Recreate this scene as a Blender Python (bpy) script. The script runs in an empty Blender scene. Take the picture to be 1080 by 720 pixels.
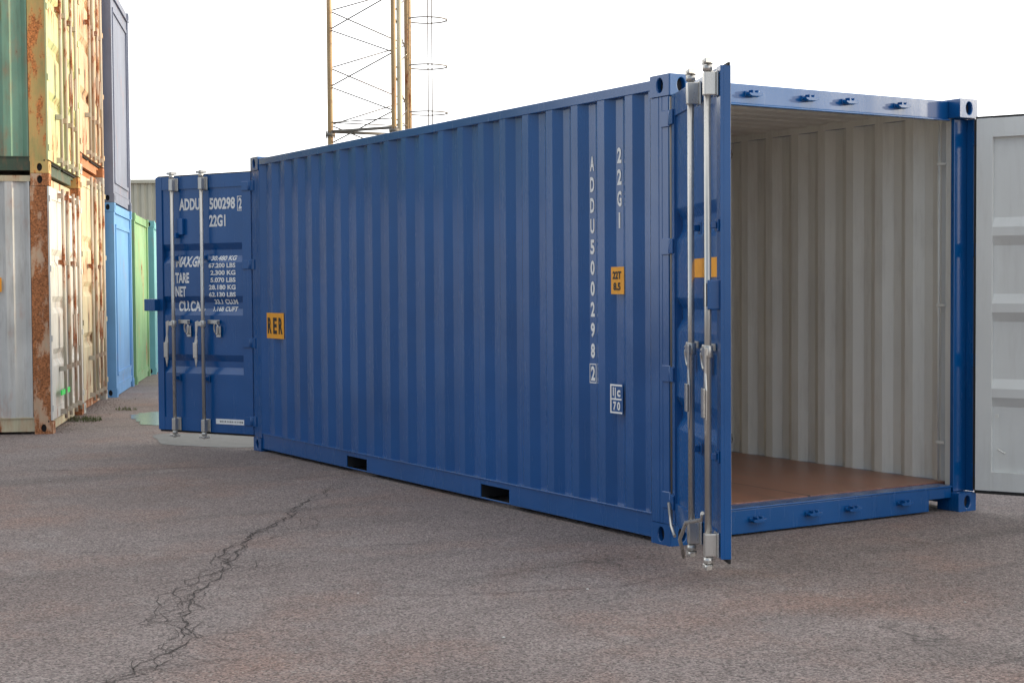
import bpy, bmesh, math, random
from mathutils import Vector, Matrix
PI = math.pi; R = math.radians
sc = bpy.context.scene
# ------------------------------------------------------------------ camera
cam_d = bpy.data.cameras.new("camera"); cam = bpy.data.objects.new("camera", cam_d)
sc.collection.objects.link(cam); sc.camera = cam
CAM = Vector((6.5859, -5.0764, 1.4308))
rt = Vector((0.5249, 0.8512, -0.0065)); fw = Vector((-0.8508, 0.5243, -0.0357)).normalized()
up = rt.cross(fw).normalized(); rt = fw.cross(up).normalized()
m = Matrix((( rt.x, up.x, -fw.x, CAM.x), (rt.y, up.y, -fw.y, CAM.y), (rt.z, up.z, -fw.z, CAM.z), (0,0,0,1)))
cam.matrix_world = m
cam_d.sensor_width = 36; cam_d.lens = 53.1; cam_d.clip_start = .05; cam_d.clip_end = 3000
# ------------------------------------------------------------------ light
SUN_EL, SUN_AZ = R(7.5), math.atan2(0.89, 0.45)      # direction towards the sun, angle from +X
w = bpy.data.worlds.new("World"); sc.world = w; w.use_nodes = True
nt = w.node_tree; nt.nodes.clear()
o_ = nt.nodes.new('ShaderNodeOutputWorld'); bg = nt.nodes.new('ShaderNodeBackground')
sky = nt.nodes.new('ShaderNodeTexSky'); sky.sky_type = 'NISHITA'; sky.sun_disc = False
sky.sun_elevation = SUN_EL; sky.sun_rotation = PI/2 - SUN_AZ; sky.air_density = 1.0; sky.dust_density = 3.0; sky.ozone_density = 1
# thin bright cloud over the whole sky
tc = nt.nodes.new('ShaderNodeTexCoord'); mp = nt.nodes.new('ShaderNodeMapping'); mp.inputs['Scale'].default_value = (1,1,2.5)
nz = nt.nodes.new('ShaderNodeTexNoise'); nz.inputs['Scale'].default_value = 1.6; nz.inputs['Detail'].default_value = 5
cr = nt.nodes.new('ShaderNodeValToRGB')
cr.color_ramp.elements[0].position = .3; cr.color_ramp.elements[0].color = (9.2, 9.4, 9.7, 1)
cr.color_ramp.elements[1].position = .7; cr.color_ramp.elements[1].color = (12.5, 12.5, 12.5, 1)
mx = nt.nodes.new('ShaderNodeMix'); mx.data_type = 'RGBA'; mx.inputs[0].default_value = .8
L = nt.links.new
L(tc.outputs['Generated'], mp.inputs[0]); L(mp.outputs[0], nz.inputs[0]); L(nz.outputs[0], cr.inputs[0])
# the cloud is thicker away from the sun and brighter low over the horizon
dt = nt.nodes.new('ShaderNodeVectorMath'); dt.operation = 'DOT_PRODUCT'; dt.inputs[1].default_value = (.45,-.89,0); L(tc.outputs['Generated'], dt.inputs[0])
g1 = nt.nodes.new('ShaderNodeMapRange'); g1.interpolation_type = 'SMOOTHSTEP'; g1.inputs[1].default_value = .25; g1.inputs[2].default_value = .85; g1.inputs[3].default_value = 0; g1.inputs[4].default_value = 1; L(dt.outputs['Value'], g1.inputs[0])
sx_ = nt.nodes.new('ShaderNodeSeparateXYZ'); L(tc.outputs['Generated'], sx_.inputs[0])
g2 = nt.nodes.new('ShaderNodeMapRange'); g2.interpolation_type = 'SMOOTHSTEP'; g2.inputs[1].default_value = .0; g2.inputs[2].default_value = .65; g2.inputs[3].default_value = 1.5; g2.inputs[4].default_value = .95; L(sx_.outputs[2], g2.inputs[0])
gm = nt.nodes.new('ShaderNodeMix'); gm.data_type = 'RGBA'; gm.inputs[7].default_value = (2.7, 3.35, 4.3, 1); L(g1.outputs[0], gm.inputs[0])
vm = nt.nodes.new('ShaderNodeVectorMath'); vm.operation = 'SCALE'; L(cr.outputs[0], gm.inputs[6]); L(gm.outputs[2], vm.inputs[0]); L(g2.outputs[0], vm.inputs['Scale'])
L(sky.outputs[0], mx.inputs[6]); L(vm.outputs[0], mx.inputs[7]); L(mx.outputs[2], bg.inputs[0]); L(bg.outputs[0], o_.inputs[0])
bg.inputs[1].default_value = .1
sd = bpy.data.lights.new("sun", 'SUN'); so = bpy.data.objects.new("sun", sd); sc.collection.objects.link(so)
sd.energy = 3.2; sd.angle = R(3); sd.color = (1, .86, .61)
sdir = Vector((math.cos(SUN_EL)*math.cos(SUN_AZ), math.cos(SUN_EL)*math.sin(SUN_AZ), math.sin(SUN_EL)))
so.rotation_euler = sdir.to_track_quat('Z', 'Y').to_euler(); so.location = sdir*60
sc.view_settings.view_transform = 'Standard'; sc.view_settings.look = 'None'
sc.view_settings.exposure = 0.70; sc.view_settings.gamma = 1

# ------------------------------------------------------------------ helpers
def hexlin(r, g, b):
    f = lambda c: ((c/255+.055)/1.055)**2.4 if c > 10 else c/255/12.92
    return (f(r), f(g), f(b))
class MB:
    """collects faces; build() links them as one mesh object"""
    def __init__(s, fn=None): s.v = []; s.f = []; s.mi = []; s.sm = []; s.fn = fn
    def add(s, vs, fs, mi=0, smooth=False):
        b = len(s.v); s.v += [tuple(s.fn(*p)) if s.fn else tuple(p) for p in vs]
        for f in fs: s.f.append([b+i for i in f]); s.mi.append(mi); s.sm.append(smooth)
    def box(s, x0, x1, y0, y1, z0, z1, mi=0, faces=None):
        vs = [(x,y,z) for z in (z0,z1) for y in (y0,y1) for x in (x0,x1)]
        fs = [(0,2,3,1),(4,5,7,6),(0,1,5,4),(2,6,7,3),(0,4,6,2),(1,3,7,5)]  # -z +z -y +y -x +x
        if isinstance(mi, (list, tuple)):
            for f, k in zip(fs, mi): s.add([vs[i] for i in f], [(0,1,2,3)], k)
        else: s.add(vs, fs, mi)
    def prism(s, poly, z0, z1, ax=2, mi=0, smooth=False):
        """polygon extruded along axis ax; poly in the two remaining axes in order"""
        n = len(poly)
        def P(a, b, c): return (c,a,b) if ax == 0 else (a,c,b) if ax == 1 else (a,b,c)
        vs = [P(a,b,z0) for a,b in poly] + [P(a,b,z1) for a,b in poly]
        s.add(vs, [tuple(range(n))[::-1], tuple(range(n,2*n))], mi)
        s.add(vs, [(i,(i+1)%n,n+(i+1)%n,n+i) for i in range(n)], mi, smooth)
    def tube(s, pts, r, n=10, mi=0, caps=True):
        pts = [Vector(p) for p in pts]; rings = []
        for i, p in enumerate(pts):
            d = (pts[min(i+1,len(pts)-1)] - pts[max(i-1,0)]).normalized()
            a = Vector((0,0,1)) if abs(d.z) < .9 else Vector((1,0,0))
            e1 = d.cross(a).normalized(); e2 = d.cross(e1)
            rr = r[i] if isinstance(r, (list,tuple)) else r
            rings.append([p + (e1*math.cos(2*PI*k/n) + e2*math.sin(2*PI*k/n))*rr for k in range(n)])
        vs = [q for g in rings for q in g]; fs = []
        for i in range(len(pts)-1):
            for k in range(n): fs.append((i*n+k, i*n+(k+1)%n, (i+1)*n+(k+1)%n, (i+1)*n+k))
        s.add(vs, fs, mi, True)
        if caps: s.add(rings[0], [tuple(range(n))], mi); s.add(rings[-1], [tuple(range(n))], mi)
    def build(s, name, mats, parent=None, bevel=0, seg=2, recalc=True):
        me = bpy.data.meshes.new(name); me.from_pydata(s.v, [], s.f)
        if not isinstance(mats, (list,tuple)): mats = [mats]
        for mm in mats: me.materials.append(mm)
        for p, k, q in zip(me.polygons, s.mi, s.sm): p.material_index = k; p.use_smooth = q
        if recalc:
            bm = bmesh.new(); bm.from_mesh(me); bmesh.ops.remove_doubles(bm, verts=bm.verts, dist=1e-5)
            bmesh.ops.recalc_face_normals(bm, faces=bm.faces); bm.to_mesh(me); bm.free()
        o = bpy.data.objects.new(name, me); sc.collection.objects.link(o)
        if parent: o.parent = parent
        if bevel:
            b = o.modifiers.new('bevel', 'BEVEL'); b.width = bevel; b.segments = seg; b.limit_method = 'ANGLE'; b.angle_limit = R(40)
            b.harden_normals = False
        return o
def thing(name, label, cat, loc=(0,0,0), rz=0, group=None):
    o = bpy.data.objects.new(name, None); sc.collection.objects.link(o); o.empty_display_size = .2
    o.location = loc; o.rotation_euler = (0,0,rz); o['label'] = label; o['category'] = cat
    if group: o['group'] = group
    return o
def tag(o, label, cat, group=None):
    o['label'] = label; o['category'] = cat
    if group: o['group'] = group
def nodes(name):
    mt = bpy.data.materials.new(name); mt.use_nodes = True; t = mt.node_tree
    return mt, t, t.nodes['Principled BSDF'], t.nodes.new, t.links.new
def paint(name, rgb, rough=.38, var=.18, rust=0, rustcol=(.23,.075,.028), streak=.5, wave=.25, metal=0, dirt=.12, dirtcol=(.12,.10,.08), scale=1):
    """sheet-metal paint: tone drift, vertical streaks, optional rust, faint waviness"""
    mt, t, bs, N, K = nodes(name)
    tc = N('ShaderNodeTexCoord'); mp = N('ShaderNodeMapping'); mp.inputs[3].default_value = (1,1,.12); K(tc.outputs['Object'], mp.inputs[0])
    n1 = N('ShaderNodeTexNoise'); n1.inputs['Scale'].default_value = 1.3*scale; n1.inputs['Detail'].default_value = 6; K(tc.outputs['Object'], n1.inputs[0])
    n2 = N('ShaderNodeTexNoise'); n2.inputs['Scale'].default_value = 14*scale; n2.inputs['Detail'].default_value = 6; n2.inputs['Roughness'].default_value = .7; K(mp.outputs[0], n2.inputs[0])
    n3 = N('ShaderNodeTexNoise'); n3.inputs['Scale'].default_value = 60; n3.inputs['Detail'].default_value = 4; K(tc.outputs['Object'], n3.inputs[0])
    hs = N('ShaderNodeHueSaturation'); hs.inputs['Color'].default_value = (*rgb,1)
    mr = N('ShaderNodeMapRange'); mr.inputs[1].default_value = .3; mr.inputs[2].default_value = .7; mr.inputs[3].default_value = 1-var; mr.inputs[4].default_value = 1+var
    K(n1.outputs[0], mr.inputs[0]); K(mr.outputs[0], hs.inputs['Value'])
    dm = N('ShaderNodeMapRange'); dm.inputs[1].default_value = .5; dm.inputs[2].default_value = .78; dm.inputs[3].default_value = 0; dm.inputs[4].default_value = dirt
    K(n2.outputs[0], dm.inputs[0])
    m1 = N('ShaderNodeMix'); m1.data_type = 'RGBA'; m1.inputs[7].default_value = (*dirtcol,1); K(dm.outputs[0], m1.inputs[0]); K(hs.outputs[0], m1.inputs[6])
    col = m1.outputs[2]
    rr = N('ShaderNodeMapRange'); rr.inputs[3].default_value = rough*.8; rr.inputs[4].default_value = min(1,rough*1.3); K(n2.outputs[0], rr.inputs[0]); rough_o = rr.outputs[0]
    if rust > 0:
        mp2 = N('ShaderNodeMapping'); mp2.inputs[3].default_value = (1,1,.35); K(tc.outputs['Object'], mp2.inputs[0])
        n4 = N('ShaderNodeTexNoise'); n4.inputs['Scale'].default_value = 4.5; n4.inputs['Detail'].default_value = 9; n4.inputs['Roughness'].default_value = .68; K(mp2.outputs[0], n4.inputs[0])
        rm = N('ShaderNodeMapRange'); th = .72 - .32*rust; rm.inputs[1].default_value = th; rm.inputs[2].default_value = th+.05; K(n4.outputs[0], rm.inputs[0])
        rc = N('ShaderNodeValToRGB'); K(n3.outputs[0], rc.inputs[0])
        rc.color_ramp.elements[0].position = .3; rc.color_ramp.elements[0].color = tuple(c*.45 for c in rustcol)+(1,)
        rc.color_ramp.elements[1].position = .7; rc.color_ramp.elements[1].color = tuple(min(1,c*1.6) for c in rustcol)+(1,)
        # soft stained halo round the rust, then the rust itself
        rh = N('ShaderNodeMapRange'); rh.inputs[1].default_value = th-.12; rh.inputs[2].default_value = th+.05; rh.inputs[4].default_value = .45; K(n4.outputs[0], rh.inputs[0])
        mh = N('ShaderNodeMix'); mh.data_type = 'RGBA'; mh.inputs[7].default_value = (*[min(1,c*2.0) for c in rustcol],1); K(rh.outputs[0], mh.inputs[0]); K(col, mh.inputs[6])
        m2 = N('ShaderNodeMix'); m2.data_type = 'RGBA'; K(rm.outputs[0], m2.inputs[0]); K(mh.outputs[2], m2.inputs[6]); K(rc.outputs[0], m2.inputs[7]); col = m2.outputs[2]
        m3 = N('ShaderNodeMix'); m3.data_type = 'FLOAT'; K(rm.outputs[0], m3.inputs[0]); K(rough_o, m3.inputs[2]); m3.inputs[3].default_value = .9; rough_o = m3.outputs[0]
    K(col, bs.inputs['Base Color']); K(rough_o, bs.inputs['Roughness']); bs.inputs['Metallic'].default_value = metal
    b1 = N('ShaderNodeBump'); b1.inputs['Strength'].default_value = wave; b1.inputs['Distance'].default_value = .02
    n5 = N('ShaderNodeTexNoise'); n5.inputs['Scale'].default_value = 3.0; n5.inputs['Detail'].default_value = 1; K(tc.outputs['Object'], n5.inputs[0]); K(n5.outputs[0], b1.inputs['Height'])
    b2 = N('ShaderNodeBump'); b2.inputs['Strength'].default_value = .12; b2.inputs['Distance'].default_value = .002; K(n3.outputs[0], b2.inputs['Height']); K(b1.outputs[0], b2.inputs['Normal'])
    K(b2.outputs[0], bs.inputs['Normal'])
    return mt
def plain(name, rgb, rough=.5, metal=0):
    mt, t, bs, N, K = nodes(name)
    tc = N('ShaderNodeTexCoord'); n = N('ShaderNodeTexNoise'); n.inputs['Scale'].default_value = 25; n.inputs['Detail'].default_value = 5; K(tc.outputs['Object'], n.inputs[0])
    hs = N('ShaderNodeHueSaturation'); hs.inputs['Color'].default_value = (*rgb,1); mr = N('ShaderNodeMapRange'); mr.inputs[3].default_value = .8; mr.inputs[4].default_value = 1.2
    K(n.outputs[0], mr.inputs[0]); K(mr.outputs[0], hs.inputs['Value']); K(hs.outputs[0], bs.inputs['Base Color'])
    bs.inputs['Roughness'].default_value = rough; bs.inputs['Metallic'].default_value = metal
    return mt

M = {}
M['blue'] = paint('blue_paint', (.0008,.076,.255), .25, .12, 0, dirt=.05, dirtcol=(.04,.10,.20))
M['blue'].node_tree.nodes['Principled BSDF'].inputs['Coat Weight'].default_value = .45; M['blue'].node_tree.nodes['Principled BSDF'].inputs['Specular IOR Level'].default_value = .42; M['blue'].node_tree.nodes['Principled BSDF'].inputs['Coat Roughness'].default_value = .16
M['inner'] = paint('pale_grey_paint', (.70,.70,.66), .65, .06, 0, dirt=.30, dirtcol=(.25,.21,.16), wave=.3)
M['galv'] = paint('galvanised_steel', (.56,.54,.50), .27, .12, 0, metal=.7, dirt=.35, dirtcol=(.12,.11,.09), wave=.05)
M['pin'] = paint('bare_hinge_rod', (.17,.145,.115), .5, .2, .2, metal=.3, wave=.05)
M['rubber'] = plain('black_rubber', (.012,.012,.012), .7)
M['white'] = plain('white_lettering', (.80,.80,.78), .5)
M['black'] = plain('black_lettering', (.012,.010,.010), .5)
M['orange'] = plain('orange_label', (.85,.36,.02), .5)
M['dark'] = plain('dark_steel_and_shade', (.02,.02,.022), .8)  # near-black for crossmembers; also paints the shade in pockets, castings and lock box

# plywood floor
def wood():
    mt, t, bs, N, K = nodes('plywood_floor')
    tc = N('ShaderNodeTexCoord'); mp = N('ShaderNodeMapping'); mp.inputs[3].default_value = (.5,5,1); K(tc.outputs['Object'], mp.inputs[0])
    n = N('ShaderNodeTexNoise'); n.inputs['Scale'].default_value = 3; n.inputs['Detail'].default_value = 8; n.inputs['Roughness'].default_value = .65; K(mp.outputs[0], n.inputs[0])
    c = N('ShaderNodeValToRGB'); K(n.outputs[0], c.inputs[0])
    c.color_ramp.elements[0].position = .3; c.color_ramp.elements[0].color = (.17,.070,.042,1)
    c.color_ramp.elements[1].position = .72; c.color_ramp.elements[1].color = (.36,.165,.105,1)
    br = N('ShaderNodeTexBrick'); br.inputs['Scale'].default_value = 1; br.inputs['Brick Width'].default_value = 2.4; br.inputs['Row Height'].default_value = 1.2
    br.inputs['Mortar Size'].default_value = .010; br.inputs['Color1'].default_value = (1,1,1,1); br.inputs['Color2'].default_value = (.8,.8,.8,1); br.inputs['Mortar'].default_value = (.15,.15,.15,1)
    K(tc.outputs['Object'], br.inputs[0])
    mm = N('ShaderNodeMix'); mm.data_type = 'RGBA'; mm.blend_type = 'MULTIPLY'; mm.inputs[0].default_value = 1; K(c.outputs[0], mm.inputs[6]); K(br.outputs[0], mm.inputs[7])
    K(mm.outputs[2], bs.inputs['Base Color'])
    mr = N('ShaderNodeMapRange'); mr.inputs[3].default_value = .22; mr.inputs[4].default_value = .45; K(n.outputs[0], mr.inputs[0]); K(mr.outputs[0], bs.inputs['Roughness'])
    return mt
M['wood'] = wood()

# ------------------------------------------------------------------ ground
def asphalt():
    mt, t, bs, N, K = nodes('asphalt')
    tc = N('ShaderNodeTexCoord'); O = tc.outputs['Object']
    def noise(s, d=4, r=.5, vec=None):
        n = N('ShaderNodeTexNoise'); n.inputs['Scale'].default_value = s; n.inputs['Detail'].default_value = d; n.inputs['Roughness'].default_value = r; K(vec or O, n.inputs[0]); return n.outputs[0]
    def rng(x, a, b, c, d):
        m_ = N('ShaderNodeMapRange'); K(x, m_.inputs[0])
        for i, q in enumerate((a,b,c,d)): m_.inputs[1+i].default_value = q
        return m_.outputs[0]
    def mix(f, a, b, bt='MIX'):
        m_ = N('ShaderNodeMix'); m_.data_type = 'RGBA'; m_.blend_type = bt
        for i, q in ((0,f),(6,a),(7,b)):
            if isinstance(q, (int,float)): m_.inputs[i].default_value = q
            elif isinstance(q, tuple): m_.inputs[i].default_value = (*q,1)
            else: K(q, m_.inputs[i])
        return m_.outputs[2]
    base = mix(rng(noise(.35,5,.6), .35,.65,0,1), (.172,.134,.122), (.232,.192,.180))
    base = mix(rng(noise(.9,4,.6), .48,.68,0,.7), base, (.235,.150,.120))          # reddish worn patches
    mp = N('ShaderNodeMapping'); mp.inputs[2].default_value = (0,0,R(-32)); mp.inputs[3].default_value = (1.6,.25,1); K(O, mp.inputs[0])
    base = mix(rng(noise(1.2,5,.6,mp.outputs[0]), .5,.72,0,.45), base, (.085,.072,.068))   # darker tyre-worn bands
    base = mix(rng(noise(2.3,7,.7), .56,.66,0,.35), base, (.28,.25,.235))       # worn pale aggregate
    base = mix(rng(noise(.55,8,.62), .60,.68,0,.35), base, (.10,.082,.075))     # old oil and damp stains
    v = N('ShaderNodeTexVoronoi'); v.inputs['Scale'].default_value = 115; K(O, v.inputs[0])
    sep = N('ShaderNodeSeparateColor'); K(v.outputs['Color'], sep.inputs[0])
    sp = rng(sep.outputs[0], 0,1,.42,1.55)
    base = mix(1.0, base, sp, 'MULTIPLY')
    lt = rng(sep.outputs[1], .93,.95,0,.55); base = mix(lt, base, (.36,.33,.30))
    fine = rng(noise(260,3,.7), .3,.7,.7,1.3); base = mix(1.0, base, fine, 'MULTIPLY')
    # hairline crazing inside scattered zones
    wn = N('ShaderNodeTexNoise'); wn.inputs['Scale'].default_value = 3; wn.inputs['Detail'].default_value = 5; K(O, wn.inputs[0])
    va = N('ShaderNodeVectorMath'); va.operation = 'MULTIPLY_ADD'; K(wn.outputs['Color'], va.inputs[0]); va.inputs[1].default_value = (.5,.5,0); K(O, va.inputs[2])
    ve = N('ShaderNodeTexVoronoi'); ve.feature = 'DISTANCE_TO_EDGE'; ve.inputs['Scale'].default_value = 1.5; K(va.outputs[0], ve.inputs[0])
    ck = rng(ve.outputs['Distance'], .0,.012,1,0); zone = rng(noise(.6,3), .54,.66,0,.6)
    cm = N('ShaderNodeMath'); cm.operation = 'MULTIPLY'; K(ck, cm.inputs[0]); K(zone, cm.inputs[1])
    base = mix(cm.outputs[0], base, (.03,.025,.022))
    K(base, bs.inputs['Base Color']); bs.inputs['Roughness'].default_value = .85
    b = N('ShaderNodeBump'); b.inputs['Strength'].default_value = .9; b.inputs['Distance'].default_value = .006; K(v.outputs['Distance'], b.inputs['Height']); b.invert = True
    b2 = N('ShaderNodeBump'); b2.inputs['Strength'].default_value = .5; b2.inputs['Distance'].default_value = .02; K(noise(9,5,.6), b2.inputs['Height']); K(b.outputs[0], b2.inputs['Normal'])
    K(b2.outputs[0], bs.inputs['Normal'])
    return mt
M['asphalt'] = asphalt()
g = MB(); g.add([(-900,-900,0),(900,-900,0),(900,900,0),(-900,900,0)], [(0,1,2,3)])
go = g.build('ground', M['asphalt'], recalc=False); go['kind'] = 'structure'
rnd = random.Random(5)
def ribbon(mb, pts, w, z=.003, wob=.03, seg=.05, taper=True):
    P = [Vector((*p,0)) for p in pts]; out = []
    for a, b in zip(P[:-1], P[1:]):
        n = max(1, int((b-a).length/seg))
        for i in range(n): out.append(a.lerp(b, i/n))
    out.append(P[-1]); q = Vector((0,0,0)); C2 = []
    for p in out:
        q = q*.72 + Vector((rnd.uniform(-1,1), rnd.uniform(-1,1),0))*wob*.6; C2.append(p+q)
    vs = []; n = len(C2)
    for i, p in enumerate(C2):
        d = (C2[min(i+1,n-1)]-C2[max(i-1,0)]).normalized(); e = Vector((-d.y,d.x,0))
        ww = w*rnd.uniform(.25,1.3)*.5*(min(1, 4*min(i/(n-1), 1-i/(n-1))+.08) if taper else 1)
        vs += [(*(p+e*ww).xy, z), (*(p-e*ww).xy, z)]
    mb.add(vs, [(2*i,2*i+1,2*i+3,2*i+2) for i in range(n-1)])
    return C2
cr_ = MB()
main = [(-3.76,-.28),(-3.15,-.6),(-2.78,-.9),(-2.21,-1.34),(-1.69,-1.74),(-1.29,-2.01),(-.99,-2.19),(-.74,-2.3),(-.44,-2.52),(-.31,-2.62),(.02,-2.82),(.23,-2.93),(.4,-2.94),(.61,-2.95),(.81,-3.08),(.94,-3.16),(1.04,-3.27),(1.19,-3.43),(1.5,-3.7),(2.0,-4.2)]
c2 = ribbon(cr_, main, .009, wob=.055)
for ox_, oy_, w_, i0, i1 in ((.05,.04,.006,0,14),(-.06,.05,.005,2,9),(.09,-.08,.005,4,17),(-.05,-.10,.004,8,19),(.14,.06,.004,9,18)):
    ribbon(cr_, [(x+ox_*math.sin(1.7*i+ox_*40), y+oy_*math.cos(2.3*i)) for i, (x,y) in enumerate(main)][i0:i1], w_, wob=.05)
ribbon(cr_, [(x+.05*math.sin(7*i)+.10, y-.13+.06*math.sin(3*i)) for i, (x,y) in enumerate(main[3:])], .005, wob=.05)
ribbon(cr_, [(-2.4,-1.2),(-1.9,-1.25),(-1.7,-1.5),(-1.3,-2.0)], .005)
for i in range(44):
    p = c2[rnd.randrange(len(c2))]; a = rnd.uniform(0,2*PI); pts = [p.xy[:]]
    for k in range(rnd.randint(2,5)):
        a += rnd.uniform(-.7,.7); pts.append((pts[-1][0]+.11*math.cos(a), pts[-1][1]+.11*math.sin(a)))
    ribbon(cr_, pts, .0035, wob=.03)
ribbon(cr_, [(-2.6,-4.6),(-1.84,-3.16),(-1.56,-2.63),(-1.23,-2.04),(-1.06,-1.67),(-.9,-1.22),(-.6,-.66),(-.41,-.14)], .005, wob=.02)
ribbon(cr_, [(-5.9,-2.9),(-5.52,-1.88),(-5.27,-1.42),(-4.93,-.59),(-4.71,-.28)], .014)
ribbon(cr_, [(1.9,.9),(1.5,1.9),(1.35,2.6),(1.2,3.6)], .007)
ribbon(cr_, [(.6,-.4),(.75,-.9),(.55,-1.5),(.2,-2.1)], .006)
co = cr_.build('ground_cracks', plain('crack_dirt', (.065,.054,.049), .95), recalc=False); co['kind'] = 'structure'
def blob(name, pts, mat, z, sub=6, j=.06):
    P = [Vector((*p,0)) for p in pts]; out = []
    n = len(P)
    for i in range(n):
        for k in range(sub):
            t_ = k/sub; a, b, c, d = P[i-1], P[i], P[(i+1)%n], P[(i+2)%n]
            q = .5*((2*b)+(c-a)*t_+(2*a-5*b+4*c-d)*t_*t_+(3*b-a-3*c+d)*t_**3)
            out.append((q.x+rnd.uniform(-j,j), q.y+rnd.uniform(-j,j), z))
    mb = MB(); mb.add(out, [tuple(range(len(out)))]); o = mb.build(name, mat, recalc=False); o['kind'] = 'structure'
    return o
def wet():
    mt, t, bs, N, K = nodes('puddle_water'); bs.inputs['Base Color'].default_value = (.16,.17,.17,1); bs.inputs['Roughness'].default_value = .22
    tc = N('ShaderNodeTexCoord'); n = N('ShaderNodeTexNoise'); n.inputs['Scale'].default_value = 6; K(tc.outputs['Object'], n.inputs[0])
    b = N('ShaderNodeBump'); b.inputs['Strength'].default_value = .05; b.inputs['Distance'].default_value = .01; K(n.outputs[0], b.inputs['Height']); K(b.outputs[0], bs.inputs['Normal'])
    return mt
blob('puddle', [(-10.4,.28),(-10.6,.70),(-10.1,.78),(-9.3,.52),(-8.8,.28),(-8.9,.05),(-9.4,.0)], wet(), .004)
def concrete():
    mt, t, bs, N, K = nodes('worn_concrete')
    tc = N('ShaderNodeTexCoord'); n = N('ShaderNodeTexNoise'); n.inputs['Scale'].default_value = 7; n.inputs['Detail'].default_value = 9; n.inputs['Roughness'].default_value = .7; K(tc.outputs['Object'], n.inputs[0])
    c = N('ShaderNodeValToRGB'); K(n.outputs[0], c.inputs[0]); c.color_ramp.elements[0].position = .3; c.color_ramp.elements[0].color = (.09,.09,.088,1)
    c.color_ramp.elements[1].position = .7; c.color_ramp.elements[1].color = (.15,.15,.145,1); K(c.outputs[0], bs.inputs['Base Color']); bs.inputs['Roughness'].default_value = .6
    return mt
blob('concrete_patch', [(-8.0,-.2),(-7.3,.4),(-6.4,.2),(-6.3,-.05),(-6.9,-.50),(-7.3,-.45)], concrete(), .003, j=.02)

# ------------------------------------------------------------------ lettering
_fc = {}
def text_mesh(s):
    """flat glyph mesh, cap height 1, origin bottom left"""
    if s in _fc: return _fc[s]
    cu = bpy.data.curves.new('txt', 'FONT'); cu.body = s; cu.size = 1; cu.resolution_u = 3; cu.offset = .038
    ob = bpy.data.objects.new('txt', cu); sc.collection.objects.link(ob)
    dg = bpy.context.evaluated_depsgraph_get(); me = bpy.data.meshes.new_from_object(ob.evaluated_get(dg))
    V_ = [v.co[:2] for v in me.vertices]; F_ = [tuple(p.vertices) for p in me.polygons]
    x0 = min(v[0] for v in V_); x1 = max(v[0] for v in V_); y0 = min(v[1] for v in V_); y1 = max(v[1] for v in V_)
    V_ = [((v[0]-x0)/(x1-x0), (v[1]-y0)/(y1-y0)) for v in V_]
    bpy.data.objects.remove(ob); bpy.data.curves.remove(cu)
    _fc[s] = (V_, F_, (x1-x0)/(y1-y0)); return _fc[s]
def marking(name, items, mat, parent, fmap, cutx=(), cuty=(), boxes=(), mats=None):
    """items: (string, x, y, width, height) on a plane (x,y) -> fmap(x,y) gives 3D; cut where the sheet bends"""
    bm = bmesh.new()
    def quad(x0,y0,x1,y1,mi=0):
        f = bm.faces.new([bm.verts.new((x0,y0,0)), bm.verts.new((x1,y0,0)), bm.verts.new((x1,y1,0)), bm.verts.new((x0,y1,0))]); f.material_index = mi
    for (s, x, y, ww, hh) in items:
        V_, F_, a = text_mesh(s)
        if ww is None: ww = hh*a*.72
        vs = [bm.verts.new((x+v[0]*ww, y+v[1]*hh, 0)) for v in V_]
        for f in F_:
            try: bm.faces.new([vs[i] for i in f])
            except ValueError: pass
    for (x0,y0,x1,y1,t_) in boxes:
        if t_ is None: quad(x0,y0,x1,y1)
        else: quad(x0,y0,x1,y0+t_); quad(x0,y1-t_,x1,y1); quad(x0,y0+t_,x0+t_,y1-t_); quad(x1-t_,y0+t_,x1,y1-t_)
    for c in cutx: bmesh.ops.bisect_plane(bm, geom=bm.verts[:]+bm.edges[:]+bm.faces[:], plane_co=(c,0,0), plane_no=(1,0,0))
    for c in cuty: bmesh.ops.bisect_plane(bm, geom=bm.verts[:]+bm.edges[:]+bm.faces[:], plane_co=(0,c,0), plane_no=(0,1,0))
    for v in bm.verts: v.co = fmap(v.co.x, v.co.y)
    me = bpy.data.meshes.new(name); bm.to_mesh(me); bm.free(); me.materials.append(mat)
    o = bpy.data.objects.new(name, me); sc.collection.objects.link(o); o.parent = parent
    return o

# ------------------------------------------------------------------ container kit
W = 2.438; DW = 1.150
ZB, ZT = .135, .125           # door bottom, door top below container height
PITCH, DEPTH = .2755, .036
def corr_points(Ln):
    """outline (X, depth inwards) of a side panel from the near post to the far post"""
    pts = [(-.19, .0)]; k = 0
    pts += [(-.205, 0), (-.25, DEPTH)]
    while True:
        c = -.357 - k*PITCH                    # crest ends here, slope towards the open end
        if c - .07 < -Ln + .20 + .06: break
        pts += [(c+.068, DEPTH), (c, 0), (c-.070, 0), (c-.138, DEPTH)]; k += 1
    c = -.357 - k*PITCH
    pts += [(c+.068, DEPTH)]
    pts += [(max(c, -Ln+.19), 0), (-Ln+.17, 0)]
    return pts
def corr_depth(x, Ln=6.058):
    P = corr_points(Ln)
    for (a, da), (b, db) in zip(P[:-1], P[1:]):
        if b <= x <= a: return da + (db-da)*(a-x)/(a-b) if a != b else da
    return 0
def rib_profile(zb, zt):
    """door sheet: (z, depth inwards from the outer face)"""
    p = [(zb+.10, .014)]
    for d in (1.62, 1.09, .615):
        z = zt - d*(zt-zb)/2.32
        p += [(z-.175, .014), (z-.115, .046), (z-.06, .046), (z, .014)]
    p += [(zt-.10, .014)]
    return p
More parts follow.
